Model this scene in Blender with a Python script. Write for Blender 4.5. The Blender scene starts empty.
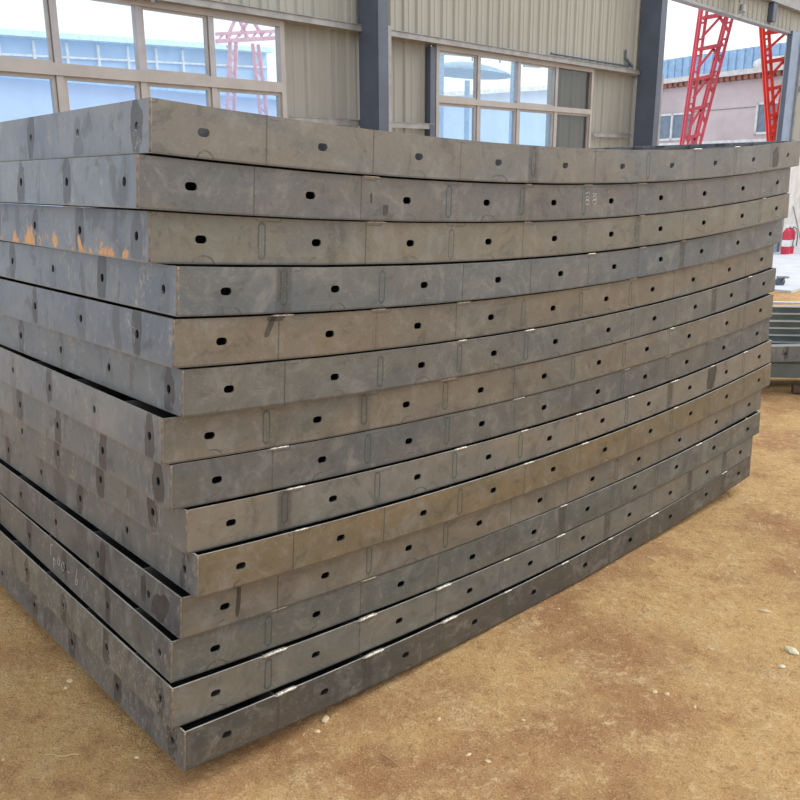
import bpy, bmesh, math, random
from mathutils import Vector, Matrix, noise
PI = math.pi
random.seed(7)
SC = bpy.context.scene
COL = SC.collection

# ------------------------------------------------------------------ camera
CAM_H = 1.644
PITCH, ROLL, F_PX = 0.25985, -0.00386, 824.76
cam_d = bpy.data.cameras.new('camera')
cam = bpy.data.objects.new('camera', cam_d)
COL.objects.link(cam)
Fv = Vector((0, math.cos(PITCH), -math.sin(PITCH)))
Uv = Vector((0, math.sin(PITCH), math.cos(PITCH)))
Rv = Vector((1, 0, 0))
R2 = Rv * math.cos(ROLL) + Uv * math.sin(ROLL)
U2 = -Rv * math.sin(ROLL) + Uv * math.cos(ROLL)
mw = Matrix((R2, U2, -Fv)).transposed().to_4x4()
mw.translation = (0, 0, CAM_H)
cam.matrix_world = mw
cam_d.sensor_width = 36.0
cam_d.lens = 36.0 * F_PX / 800.0
cam_d.clip_end = 500
SC.camera = cam

# ------------------------------------------------------------------ light
SC.view_settings.view_transform = 'Standard'
SC.view_settings.look = 'None'
SC.view_settings.exposure = 0.42
SC.view_settings.gamma = 1.0
world = bpy.data.worlds.new('overcast_sky')
SC.world = world
world.use_nodes = True
wn = world.node_tree.nodes
wl = world.node_tree.links
bg = wn['Background']
tc = wn.new('ShaderNodeTexCoord')
sep = wn.new('ShaderNodeSeparateXYZ')
ramp = wn.new('ShaderNodeValToRGB')
wl.new(tc.outputs['Generated'], sep.inputs[0])
wl.new(sep.outputs['Z'], ramp.inputs[0])
ramp.color_ramp.elements[0].position = 0.0
ramp.color_ramp.elements[0].color = (1.0, 1.0, 1.0, 1)
ramp.color_ramp.elements[1].position = 0.9
ramp.color_ramp.elements[1].color = (0.86, 0.93, 1.0, 1)
wl.new(ramp.outputs[0], bg.inputs[0])
bg.inputs[1].default_value = 0.95
sun_d = bpy.data.lights.new('hazy_sun', 'SUN')
sun_d.energy = 1.5
sun_d.angle = math.radians(40)
sun_d.color = (1.0, 0.97, 0.92)
sun = bpy.data.objects.new('hazy_sun', sun_d)
COL.objects.link(sun)
sun.rotation_euler = Vector((0.95, 0.38, 0.85)).to_track_quat('Z', 'Y').to_euler()

# ------------------------------------------------------------------ node helper
def srgb(r, g, b):
    def f(c):
        c /= 255.0
        return c / 12.92 if c <= 0.04045 else ((c + 0.055) / 1.055) ** 2.4
    return (f(r), f(g), f(b), 1.0)

class NT:
    def __init__(s, name):
        s.m = bpy.data.materials.new(name)
        s.m.use_nodes = True
        s.t = s.m.node_tree
        s.n = s.t.nodes
        s.b = s.n['Principled BSDF']
    def link(s, a, b): s.t.links.new(a, b)
    def put(s, sock, v):
        if hasattr(v, 'is_output') or isinstance(v, bpy.types.NodeSocket): s.link(v, sock)
        else: sock.default_value = v
    def math(s, op, a, b=None, c=None, clamp=False):
        n = s.n.new('ShaderNodeMath'); n.operation = op; n.use_clamp = clamp
        s.put(n.inputs[0], a)
        if b is not None: s.put(n.inputs[1], b)
        if c is not None: s.put(n.inputs[2], c)
        return n.outputs[0]
    def step(s, x, e0, e1, o0=0.0, o1=1.0):
        n = s.n.new('ShaderNodeMapRange'); n.interpolation_type = 'SMOOTHSTEP'
        s.put(n.inputs[0], x)
        n.inputs[1].default_value = e0; n.inputs[2].default_value = e1
        n.inputs[3].default_value = o0; n.inputs[4].default_value = o1
        return n.outputs[0]
    def noise(s, vec, scale, detail=4, rough=0.55, dist=0.0, w=None):
        n = s.n.new('ShaderNodeTexNoise')
        if w is not None: n.noise_dimensions = '4D'; s.put(n.inputs['W'], w)
        s.put(n.inputs['Vector'], vec)
        n.inputs['Scale'].default_value = scale; n.inputs['Detail'].default_value = detail
        n.inputs['Roughness'].default_value = rough; n.inputs['Distortion'].default_value = dist
        return n.outputs[0]
    def mix(s, f, a, b, mode='MIX'):
        n = s.n.new('ShaderNodeMix'); n.data_type = 'RGBA'; n.blend_type = mode
        s.put(n.inputs[0], f); s.put(n.inputs[6], a); s.put(n.inputs[7], b)
        return n.outputs[2]
    def vscale(s, vec, sc):
        n = s.n.new('ShaderNodeMapping'); s.put(n.inputs[0], vec); n.inputs[3].default_value = sc
        return n.outputs[0]
    def coord(s, k='Object'):
        return s.n.new('ShaderNodeTexCoord').outputs[k]
    def bump(s, h, strength, dist):
        n = s.n.new('ShaderNodeBump'); s.put(n.inputs['Height'], h)
        n.inputs['Strength'].default_value = strength; n.inputs['Distance'].default_value = dist
        s.link(n.outputs[0], s.b.inputs['Normal'])
    def done(s, col=None, rough=None, metal=None, spec=None):
        for k, v in (('Base Color', col), ('Roughness', rough), ('Metallic', metal), ('Specular IOR Level', spec)):
            if v is not None: s.put(s.b.inputs[k], v)
        return s.m

def simple(name, col, rough=0.6, metal=0.0, var=0.12, scale=6.0, bump=0.0):
    t = NT(name)
    c = t.coord()
    n = t.noise(c, scale, 5)
    d = tuple(x * (1 - var) for x in col[:3]) + (1,)
    l = tuple(min(1, x * (1 + var)) for x in col[:3]) + (1,)
    if bump: t.bump(t.noise(c, scale * 8, 3), bump, 0.01)
    return t.done(t.mix(t.step(n, 0.3, 0.7), d, l), rough, metal)

# panel geometry constants (metres)
S = 0.35177          # pitch of slots / ribs along the curved side
A0 = -0.04097        # margin
L = 10 * S + 2 * A0  # arc length of a panel
RAD = 1 / 0.05165
HP = 0.1200          # plate height
TH = 0.005
LB, LT_ = 0.0692, 0.34982
WID = 1.888

# ------------------------------------------------------------------ steel materials
def steel_front():
    t = NT('mill_scale_steel_curved_side')
    oi = t.n.new('ShaderNodeObjectInfo')
    rnd = oi.outputs['Random']
    uvn = t.n.new('ShaderNodeUVMap'); uvn.uv_map = 'UVMap'
    sp = t.n.new('ShaderNodeSeparateXYZ'); t.link(uvn.outputs[0], sp.inputs[0])
    u, v = sp.outputs[0], sp.outputs[1]
    P = uvn.outputs[0]
    w = t.math('MULTIPLY', rnd, 37.0)
    # broad tone drift along the plate, smears, fine grain
    n1 = t.noise(t.vscale(P, (1, 3, 1)), 2.2, 5, 0.6, 0.3, w)
    n2 = t.noise(t.vscale(P, (1, 1, 1)), 16, 5, 0.65, 0.8, w)
    n3 = t.noise(t.vscale(P, (1.0, 12, 1)), 5, 4, 0.6, 0.0, w)
    base = oi.outputs['Color']
    cool = t.mix(1.0, base, (0.86, 0.94, 1.02, 1), 'MULTIPLY')
    warm = t.mix(1.0, base, (1.10, 1.05, 0.98, 1), 'MULTIPLY')
    c = t.mix(t.step(n1, 0.35, 0.65), cool, warm)
    n6 = t.noise(P, 7, 7, 0.72, 1.4, w)
    c = t.mix(t.step(n6, 0.51, 0.63, 0, 0.44), c, (0.27, 0.265, 0.25, 1))
    c = t.mix(t.step(n6, 0.47, 0.36, 0, 0.42), c, (0.065, 0.068, 0.07, 1))
    c = t.mix(t.step(n2, 0.50, 0.68, 0, 0.35), c, (0.27, 0.26, 0.235, 1))
    c = t.mix(t.step(n2, 0.42, 0.28, 0, 0.35), c, (0.07, 0.07, 0.07, 1))
    c = t.mix(t.step(n3, 0.55, 0.75, 0, 0.22), c, (0.25, 0.245, 0.24, 1))
    # local coordinates inside one rib pitch: 0 at the rib, S/2 at the slot
    k = t.math('DIVIDE', t.math('SUBTRACT', u, A0), S)
    fr = t.math('FRACT', k)
    idx = t.math('FLOOR', t.math('ADD', k, 0.5))
    dr = t.math('MULTIPLY', t.math('SUBTRACT', fr, t.math('ROUND', fr)), S)
    adr = t.math('ABSOLUTE', dr)
    wn_ = t.n.new('ShaderNodeTexWhiteNoise'); wn_.noise_dimensions = '2D'
    cmb = t.n.new('ShaderNodeCombineXYZ'); t.link(idx, cmb.inputs[0]); t.link(w, cmb.inputs[1])
    t.link(cmb.outputs[0], wn_.inputs['Vector'])
    h = wn_.outputs['Value']
    # weld heat loop round each rib: an outlined narrow oval
    vv = t.math('SUBTRACT', v, t.math('ADD', 0.035, t.math('MULTIPLY', h, 0.035)))
    ex = t.math('DIVIDE', adr, 0.011)
    ey = t.math('DIVIDE', t.math('MAXIMUM', t.math('SUBTRACT', t.math('ABSOLUTE', vv), 0.035), 0.0), 0.012)
    rr = t.math('SQRT', t.math('ADD', t.math('POWER', ex, 2), t.math('POWER', ey, 2)))
    rr = t.math('ADD', rr, t.math('MULTIPLY', t.math('SUBTRACT', n2, 0.5), 0.9))
    ring = t.math('MULTIPLY', t.step(rr, 0.45, 0.85), t.step(rr, 1.3, 1.0))
    loop = t.math('MULTIPLY', ring, t.math('MULTIPLY', t.step(h, 0.40, 0.62, 0.05, 0.8), t.step(n6, 0.35, 0.5, 0.35, 1.0)))
    lcol = t.mix(h, (0.055, 0.06, 0.06, 1), (0.05, 0.085, 0.09, 1))
    c = t.mix(loop, c, lcol)
    line = t.math('MULTIPLY', t.step(adr, 0.0035, 0.0012), t.step(h, 0.6, 0.3, 0.15, 0.6))
    c = t.mix(line, c, (0.05, 0.05, 0.05, 1))
    # one or two smears at ribs
    sm = t.math('MULTIPLY', t.step(adr, 0.032, 0.018), t.step(h, 0.90, 0.93))
    sm = t.math('MULTIPLY', sm, t.math('MULTIPLY', t.step(n2, 0.3, 0.5), t.step(n6, 0.36, 0.5)))
    c = t.mix(t.math('MULTIPLY', sm, 0.6), c, (0.055, 0.052, 0.05, 1))
    # half-moon heat outline under each slot, on the bottom edge
    ds = t.math('SUBTRACT', t.math('MULTIPLY', fr, S), t.math('ADD', S / 2, t.math('MULTIPLY', t.math('SUBTRACT', h, 0.5), 0.03)))
    rm = t.math('SQRT', t.math('ADD', t.math('POWER', ds, 2), t.math('POWER', t.math('MULTIPLY', v, 1.5), 2)))
    moon = t.math('MULTIPLY', t.step(rm, 0.026, 0.029), t.step(rm, 0.035, 0.032))
    c = t.mix(t.math('MULTIPLY', moon, t.math('MULTIPLY', t.step(n6, 0.44, 0.54, 0.0, 0.65), t.step(h, 0.2, 0.4))), c, (0.06, 0.06, 0.06, 1))
    # shallow arcs below the top edge near ribs (stitch weld heat)
    dt = t.math('SUBTRACT', t.math('ABSOLUTE', t.math('SUBTRACT', dr, 0.02)), 0.030)
    dt = t.math('MAXIMUM', dt, 0.0)
    rt = t.math('SQRT', t.math('ADD', t.math('POWER', dt, 2), t.math('POWER', t.math('SUBTRACT', HP, v), 2)))
    arc = t.math('MULTIPLY', t.step(rt, 0.006, 0.0085), t.step(rt, 0.013, 0.0105))
    c = t.mix(t.math('MULTIPLY', arc, t.step(n6, 0.45, 0.55, 0.0, 0.5)), c, (0.06, 0.065, 0.06, 1))
    # darker band along the lower edge
    c = t.mix(t.math('MULTIPLY', t.step(v, 0.006, 0.003), 0.5), c, (0.05, 0.045, 0.04, 1))
    # dust and scratches
    sc = t.noise(t.vscale(P, (1.0, 1.4, 1)), 90, 3, 0.7, 0, w)
    c = t.mix(t.step(sc, 0.58, 0.70, 0, 0.35), c, (0.34, 0.32, 0.28, 1))
    c = t.mix(t.step(sc, 0.40, 0.30, 0, 0.25), c, (0.05, 0.05, 0.05, 1))
    t.bump(t.math('ADD', n1, t.math('MULTIPLY', n2, 0.25)), 0.12, 0.01)
    return t.done(c, t.step(n2, 0.3, 0.7, 0.38, 0.55), 0.35)

def steel_end():
    t = NT('mill_scale_steel_straight_end')
    oi = t.n.new('ShaderNodeObjectInfo')
    uvn = t.n.new('ShaderNodeUVMap'); uvn.uv_map = 'UVMap'
    sp = t.n.new('ShaderNodeSeparateXYZ'); t.link(uvn.outputs[0], sp.inputs[0])
    u, v = sp.outputs[0], sp.outputs[1]
    P = uvn.outputs[0]
    w = t.math('MULTIPLY', oi.outputs['Random'], 53.0)
    base = oi.outputs['Color']
    rust = oi.outputs['Alpha']      # 1 = clean, lower = rusty lower edge
    n1 = t.noise(t.vscale(P, (1, 1.5, 1)), 3.5, 5, 0.6, 0.4, w)
    n2 = t.noise(t.vscale(P, (1.5, 0.8, 1)), 22, 6, 0.7, 0.6, w)
    c = t.mix(t.step(n1, 0.3, 0.7), t.mix(1.0, base, (0.72, 0.83, 0.93, 1), 'MULTIPLY'), t.mix(1.0, base, (1.13, 1.17, 1.12, 1), 'MULTIPLY'))
    c = t.mix(t.step(n2, 0.50, 0.66, 0, 0.50), c, (0.33, 0.345, 0.34, 1))
    # oil stains round the bolt holes, dripping up and down
    k = t.math('DIVIDE', t.math('SUBTRACT', u, LB), LT_)
    d = t.math('MULTIPLY', t.math('SUBTRACT', k, t.math('ROUND', k)), LT_)
    wn_ = t.n.new('ShaderNodeTexWhiteNoise'); wn_.noise_dimensions = '2D'
    cmb = t.n.new('ShaderNodeCombineXYZ'); t.link(t.math('ROUND', k), cmb.inputs[0]); t.link(w, cmb.inputs[1])
    t.link(cmb.outputs[0], wn_.inputs['Vector'])
    h = wn_.outputs['Value']
    e = t.math('ADD', t.math('POWER', t.math('DIVIDE', d, 0.028), 2), t.math('POWER', t.math('DIVIDE', t.math('SUBTRACT', v, t.math('ADD', 0.035, t.math('MULTIPLY', h, 0.04))), 0.075), 2))
    n7 = t.noise(t.vscale(P, (1, 0.6, 1)), 11, 4, 0.6, 0.8, w)
    e = t.math('ADD', e, t.math('MULTIPLY', t.math('SUBTRACT', n7, 0.5), 5.0))
    st = t.math('MULTIPLY', t.step(e, 1.15, 0.85), t.step(h, 0.10, 0.45, 0.15, 0.72))
    c = t.mix(st, c, (0.05, 0.052, 0.058, 1))
    # irregular dark blots and pale scratched paint
    n4 = t.noise(t.vscale(P, (1, 0.6, 1)), 9, 4, 0.6, 0.7, t.math('ADD', w, 9.0))
    c = t.mix(t.step(n4, 0.56, 0.63, 0, 0.5), c, (0.075, 0.078, 0.085, 1))
    sc = t.noise(t.vscale(P, (1.3, 0.7, 1)), 60, 4, 0.75, 1.2, w)
    patch = t.math('MAXIMUM', t.step(n4, 0.47, 0.38), t.math('MULTIPLY', t.math('SUBTRACT', rust, 1.0, clamp=True), t.step(n4, 0.60, 0.48)))
    c = t.mix(t.math('MULTIPLY', t.step(sc, 0.50, 0.62, 0, 0.6), patch), c, (0.42, 0.40, 0.37, 1))
    # orange rust licking up from the lower edge
    n5 = t.noise(t.vscale(P, (1, 0.35, 1)), 26, 5, 0.7, 0.5, w)
    rv = t.math('ADD', t.math('MULTIPLY', v, 14.0), t.math('MULTIPLY', n5, -3.1))
    rz = t.math('MULTIPLY', t.step(rv, -1.02, -1.25), t.math('SUBTRACT', 1.0, rust, clamp=True))
    rz = t.math('MULTIPLY', rz, t.step(n7, 0.49, 0.55))
    rz = t.math('MULTIPLY', rz, t.step(n2, 0.36, 0.5, 0.25, 0.95))
    c = t.mix(rz, c, t.mix(n5, (0.55, 0.20, 0.03, 1), (0.75, 0.42, 0.12, 1)))
    c = t.mix(t.math('MULTIPLY', t.step(v, 0.007, 0.002), 0.6), c, (0.22, 0.2, 0.17, 1))
    t.bump(t.math('ADD', n1, t.math('MULTIPLY', n2, 0.3)), 0.14, 0.01)
    return t.done(c, t.step(n2, 0.3, 0.7, 0.36, 0.52), 0.45)

def steel_plain(name, col, metal=0.35, rough=0.5):
    t = NT(name)
    c = t.coord()
    n1 = t.noise(c, 5, 5); n2 = t.noise(c, 40, 4, 0.7)
    k = t.mix(t.step(n1, 0.3, 0.7), tuple(x * .75 for x in col[:3]) + (1,), tuple(x * 1.2 for x in col[:3]) + (1,))
    k = t.mix(t.step(n2, 0.55, 0.75, 0, 0.3), k, (0.3, 0.29, 0.27, 1))
    t.bump(n1, 0.1, 0.01)
    return t.done(k, rough, metal)

def bead_mat():
    t = NT('fresh_weld_metal')
    n = t.noise(t.coord(), 160, 3)
    t.bump(n, 0.4, 0.003)
    return t.done(t.mix(t.step(n, 0.35, 0.65), (0.30, 0.28, 0.24, 1), (0.68, 0.64, 0.56, 1)), 0.4, 0.5)

def corner_mat():
    t = NT('corner_weld_with_rust')
    n = t.noise(t.coord(), 30, 4, 0.7)
    t.bump(n, 0.5, 0.003)
    return t.done(t.mix(t.step(n, 0.45, 0.62), (0.17, 0.15, 0.13, 1), (0.38, 0.26, 0.15, 1)), 0.55, 0.3)

M_front, M_end = steel_front(), steel_end()
M_in = steel_plain('dark_inner_steel', (0.12, 0.12, 0.125))
M_bead, M_corner = bead_mat(), corner_mat()
M_cut_hilite = simple('cut_steel_edge_highlight', (0.50, 0.47, 0.42, 1), 0.4, 0.3, 0.25, 12)  # paler cut steel, with the top-edge highlight painted into its colour
M_chalk = simple('white_chalk', (0.50, 0.50, 0.48), 0.95, 0, 0.1, 60)

# ------------------------------------------------------------------ ground
def dirt():
    t = NT('packed_sandy_earth')
    P = t.coord()
    n1 = t.noise(P, 1.1, 6, 0.62, 0.2)
    n2 = t.noise(P, 5, 7, 0.68, 0.15)
    n3 = t.noise(P, 30, 6, 0.72, 0.0)
    n4 = t.noise(P, 150, 4, 0.75)
    c = t.mix(t.step(n1, 0.38, 0.60), (0.43, 0.225, 0.105, 1), (0.66, 0.41, 0.18, 1))
    c = t.mix(t.step(n2, 0.50, 0.66, 0, 0.45), c, (0.66, 0.45, 0.23, 1))
    c = t.mix(t.step(n2, 0.47, 0.32, 0, 0.55), c, (0.36, 0.175, 0.075, 1))
    c = t.mix(t.math('MULTIPLY', t.step(n3, 0.53, 0.64, 0, 0.6), t.step(n2, 0.38, 0.56, 0.2, 1.0)), c, (0.84, 0.60, 0.32, 1))
    c = t.mix(t.step(n3, 0.45, 0.34, 0, 0.5), c, (0.30, 0.15, 0.065, 1))
    fl = t.math('MULTIPLY', t.step(n2, 0.55, 0.63), t.step(n4, 0.50, 0.60))
    c = t.mix(t.math('MULTIPLY', fl, 0.35), c, (0.82, 0.66, 0.38, 1))
    c = t.mix(t.step(n4, 0.56, 0.64, 0, 0.6), c, (0.74, 0.60, 0.38, 1))
    c = t.mix(t.step(n4, 0.45, 0.36, 0, 0.6), c, (0.22, 0.12, 0.06, 1))
    h = t.math('ADD', t.math('MULTIPLY', n2, 1.0), t.math('ADD', t.math('MULTIPLY', n3, 0.5), t.math('MULTIPLY', n4, 0.22)))
    t.bump(h, 1.0, 0.035)
    return t.done(c, 0.95, 0, 0.15)

def axis_pts(lo, a, b, hi, fine, coarse):
    r = []; x = lo
    while x < hi:
        r.append(x); x += fine if a <= x < b else coarse
    r.append(hi); return r

def ground_z(x, y):
    k = min(1, max(0, (13 - abs(x) - max(0, y - 6)) / 6))
    return 0.010 * k * (noise.fractal(Vector((x * 1.7, y * 1.7, 3.1)), 1.0, 2.0, 4)) - 0.008

def link(name, me, mat=None, parent=None):
    o = bpy.data.objects.new(name, me)
    COL.objects.link(o)
    if mat is not None and len(me.materials) == 0: me.materials.append(mat)
    if parent is not None: o.parent = parent
    return o

def mesh_of(name, verts, faces, smooth=False):
    me = bpy.data.meshes.new(name)
    me.from_pydata([tuple(v) for v in verts], [], faces)
    me.update()
    if smooth:
        for p in me.polygons: p.use_smooth = True
    return me

xs = axis_pts(-30, -3, 5, 45, 0.04, 0.7); ys = axis_pts(-14, 1, 7, 60, 0.04, 0.7)
vs = [(x, y, ground_z(x, y)) for y in ys for x in xs]
nx = len(xs)
fs = [(j * nx + i, j * nx + i + 1, (j + 1) * nx + i + 1, (j + 1) * nx + i) for j in range(len(ys) - 1) for i in range(nx - 1)]
floor = link('floor', mesh_of('floor', vs, fs, True), dirt())

# ------------------------------------------------------------------ tags
def tag(o, label, cat, group=None):
    o['label'] = label; o['category'] = cat
    if group: o['group'] = group
    return o
def struct(o, label=None):
    o['kind'] = 'structure'
    if label: o['label'] = label
    return o
def thing(name, label, cat, loc=(0, 0, 0), rz=0.0, group=None):
    o = bpy.data.objects.new(name, None); o.empty_display_size = 0.1
    COL.objects.link(o); o.location = loc; o.rotation_euler = (0, 0, rz)
    return tag(o, label, cat, group)
struct(floor, 'packed sandy orange-brown earth floor of the workshop')

class MB:
    """collects boxes, bars and tubes into one mesh"""
    def __init__(s): s.v = []; s.f = []
    def add(s, vs, fs):
        n = len(s.v); s.v += [Vector(v) for v in vs]; s.f += [tuple(i + n for i in f) for f in fs]
    def hexa(s, p):   # 8 points: bottom ring, top ring
        s.add(p, [(3, 2, 1, 0), (4, 5, 6, 7), (0, 1, 5, 4), (1, 2, 6, 5), (2, 3, 7, 6), (3, 0, 4, 7)])
    def box(s, a, b):
        (x0, y0, z0), (x1, y1, z1) = a, b
        s.hexa([(x0, y0, z0), (x1, y0, z0), (x1, y1, z0), (x0, y1, z0), (x0, y0, z1), (x1, y0, z1), (x1, y1, z1), (x0, y1, z1)])
    def bar(s, p, q, w, d, up=Vector((0, 0, 1))):
        p, q = Vector(p), Vector(q); t = (q - p).normalized()
        if abs(t.dot(up)) > .98: up = Vector((1, 0, 0))
        a = t.cross(up).normalized(); b = a.cross(t).normalized()
        a *= w / 2; b *= d / 2
        s.hexa([p - a - b, p + a - b, p + a + b, p - a + b, q - a - b, q + a - b, q + a + b, q - a + b])
    def tube(s, pts, r, n=10, caps=True):
        pts = [Vector(p) for p in pts]; rings = []
        for i, p in enumerate(pts):
            t = (pts[min(i + 1, len(pts) - 1)] - pts[max(i - 1, 0)]).normalized()
            up = Vector((0, 0, 1)) if abs(t.z) < .9 else Vector((1, 0, 0))
            a = t.cross(up).normalized(); b = a.cross(t)
            rr = r[i] if isinstance(r, (list, tuple)) else r
            rings.append([p + (a * math.cos(2 * PI * k / n) + b * math.sin(2 * PI * k / n)) * rr for k in range(n)])
        vs = [v for g in rings for v in g]; fs = []
        for i in range(len(pts) - 1):
            for k in range(n):
                fs.append((i * n + k, i * n + (k + 1) % n, (i + 1) * n + (k + 1) % n, (i + 1) * n + k))
        if caps:
            fs.append(tuple(range(n))[::-1]); fs.append(tuple((len(pts) - 1) * n + k for k in range(n)))
        s.add(vs, fs)
    def build(s, name, mat, parent=None, smooth=False):
        me = mesh_of(name, s.v, s.f, smooth)
        bm = bmesh.new(); bm.from_mesh(me); bmesh.ops.recalc_face_normals(bm, faces=bm.faces); bm.to_mesh(me); bm.free()
        return link(name, me, mat, parent)

# ------------------------------------------------------------------ hall wall frame
AW = 0.7596
EX = Vector((math.sin(AW), math.cos(AW), 0)); NW = Vector((-math.cos(AW), math.sin(AW), 0))
DW = 7.0
def W(s, z, off=0.0):
    return EX * s + NW * (DW - off) + Vector((0, 0, z + 0.011 * (s - 9) if z > 0.3 else z))
def wbox(mb, s0, s1, z0, z1, o0, o1):
    mb.hexa([W(s0, z0, o1), W(s1, z0, o1), W(s1, z0, o0), W(s0, z0, o0), W(s0, z1, o1), W(s1, z1, o1), W(s1, z1, o0), W(s0, z1, o0)])

def clad_mat(name, col, dark):
    t = NT(name); P = t.coord()
    n1 = t.noise(P, 0.8, 4); n2 = t.noise(t.vscale(P, (1, 1, 0.15)), 9, 5, 0.65)
    c = t.mix(t.step(n1, 0.3, 0.7), tuple(x * 0.92 for x in col[:3]) + (1,), col)
    c = t.mix(t.step(n2, 0.5, 0.75, 0, 0.28), c, dark)
    return t.done(c, 0.55, 0.0, 0.3)
M_clad = clad_mat('beige_ribbed_sheet', (0.385, 0.38, 0.335, 1), (0.25, 0.245, 0.21, 1))
M_clad2 = clad_mat('grey_beige_lower_sheet', (0.33, 0.325, 0.295, 1), (0.21, 0.205, 0.19, 1))
M_white = simple('whitewashed_masonry', (0.72, 0.70, 0.68, 1), 0.9, 0, 0.10, 5, 0.3)
M_column = simple('dark_blue_grey_column_paint', (0.085, 0.105, 0.150, 1), 0.5, 0, 0.12, 3)
M_girt = simple('galvanised_purlin', (0.30, 0.30, 0.30, 1), 0.45, 0.3, 0.15, 8)
M_frame = simple('cream_aluminium_frame', (0.385, 0.36, 0.345, 1), 0.45, 0, 0.08, 5)
M_jamb = simple('pale_blue_door_jamb_paint', (0.27, 0.34, 0.46, 1), 0.5, 0, 0.1, 5)

def ribbed(rects, pitch, name, mat, depth=0.022, off=0.0, parent=None, face=1):
    vs = []; fs = []
    for (s0, s1, z0, z1) in rects:
        prof = []
        k = math.floor(s0 / pitch)
        ss = [s0]
        while k * pitch < s1:
            b = k * pitch
            for d in (0, 0.02, 0.05, 0.07, 0.105, 0.115, 0.135, 0.145):
                x = b + d * pitch / 0.225
                if s0 < x < s1: ss.append(x)
            k += 1
        ss.append(s1)
        def hgt(x):
            m = (x % pitch) * 0.225 / pitch
            pts = [(0, 0), (0.02, 1), (0.05, 1), (0.07, 0), (0.105, 0), (0.115, .3), (0.135, .3), (0.145, 0), (0.225, 0)]
            for (a, ha), (b, hb) in zip(pts, pts[1:]):
                if a - 1e-6 <= m <= b + 1e-6: return ha + (hb - ha) * (m - a) / (b - a)
            return 0
        n0 = len(vs)
        for x in ss:
            h = off + depth * hgt(x + 1e-5 if x < s1 else x)
            vs += [W(x, z0, h), W(x, z1, h)]
        for i in range(len(ss) - 1):
            a = n0 + 2 * i
            fs.append((a, a + 2, a + 3, a + 1))
        # back sheet gives the wall thickness
        m = len(vs)
        vs += [W(s0, z0, off - 0.08), W(s1, z0, off - 0.08), W(s1, z1, off - 0.08), W(s0, z1, off - 0.08)]
        fs += [(m, m + 3, m + 2, m + 1)]
        e = n0 + 2 * (len(ss) - 1)
        fs += [(n0, n0 + 1, m + 3, m), (e, m + 1, m + 2, e + 1)]
        fs.append(tuple([n0 + 2 * i for i in range(len(ss))][::-1]) + (m, m + 1))
        fs.append(tuple(n0 + 2 * i + 1 for i in range(len(ss))) + (m + 2, m + 3))
    return link(name, mesh_of(name, vs, fs), mat, parent)

ZG = 3.225      # head of the windows
wall_up = ribbed([(-4, 13.1, ZG, 7.0), (13.1, 19.5, 4.54, 7.0)], 0.225, 'wall_back', M_clad)
struct(wall_up, 'beige ribbed metal cladding above the windows and the doorway')
wall_low = ribbed([(5.70, 8.0, 1.1, ZG), (11.66, 13.1, 1.1, ZG), (10.62, 11.60, 1.1, ZG - .01)], 0.30, 'wall_back_lower', M_clad2, 0.02)
wall_low.location = NW * 0.06
struct(wall_low, 'grey-beige ribbed sheet between the windows and columns')
wall_r = ribbed([(19.5, 40, 2.02, 7.0)], 0.45, 'wall_right', M_clad)
struct(wall_r, 'beige ribbed cladding right of the doorway')
mb = MB(); wbox(mb, -4, 13.1, -0.05, 1.1, -0.2, 0.03); struct(mb.build('wall_back_plinth', M_white), 'low whitewashed masonry below the windows')
mb = MB(); wbox(mb, 19.9, 40, -0.05, 2.02, -0.2, 0.03); struct(mb.build('wall_right_plinth', M_white), 'whitewashed lower wall right of the doorway')

# girts
def girt(n, s0, s1, z, label, d=0.10):
    m = MB(); wbox(m, s0, s1, z - 0.03, z + 0.03, 0.024, d)
    wbox(m, s0, s1, z + 0.03, z + 0.036, 0.024, d + .012)
    struct(m.build('trim_%d' % n, M_girt), label)
girt(1, -4, 6.72, ZG + .03, 'galvanised rail above the left window')
girt(2, 7.0, 12.86, ZG + .03, 'galvanised rail above the middle window')
girt(3, 5.72, 6.72, 2.29, 'short lower rail between left window and column', 0.02)
girt(4, 7.0, 7.98, 2.29, 'short lower rail between column and middle window', 0.02)
girt(5, 11.7, 12.86, 2.29, 'short lower rail right of the middle window', 0.02)
m = MB(); wbox(m, 13.1, 19.5, 4.50, 4.545, -0.09, 0.05); struct(m.build('trim_6', M_girt), 'pale flashing along the top of the doorway')
m = MB(); wbox(m, -4, 40, 4.95, 5.1, 0.024, 0.14); struct(m.build('trim_7', M_girt), 'upper wall rail')
m = MB(); wbox(m, 18.08, 18.28, 4.6, 7.0, 0.024, 0.12); struct(m.build('trim_8', M_column), 'dark vertical stud above the doorway')
m = MB(); wbox(m, 7.89, 7.98, 1.1, ZG - .03, -0.04, 0.03); struct(m.build('trim_9', M_column), 'dark upright left of the middle window')

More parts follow.
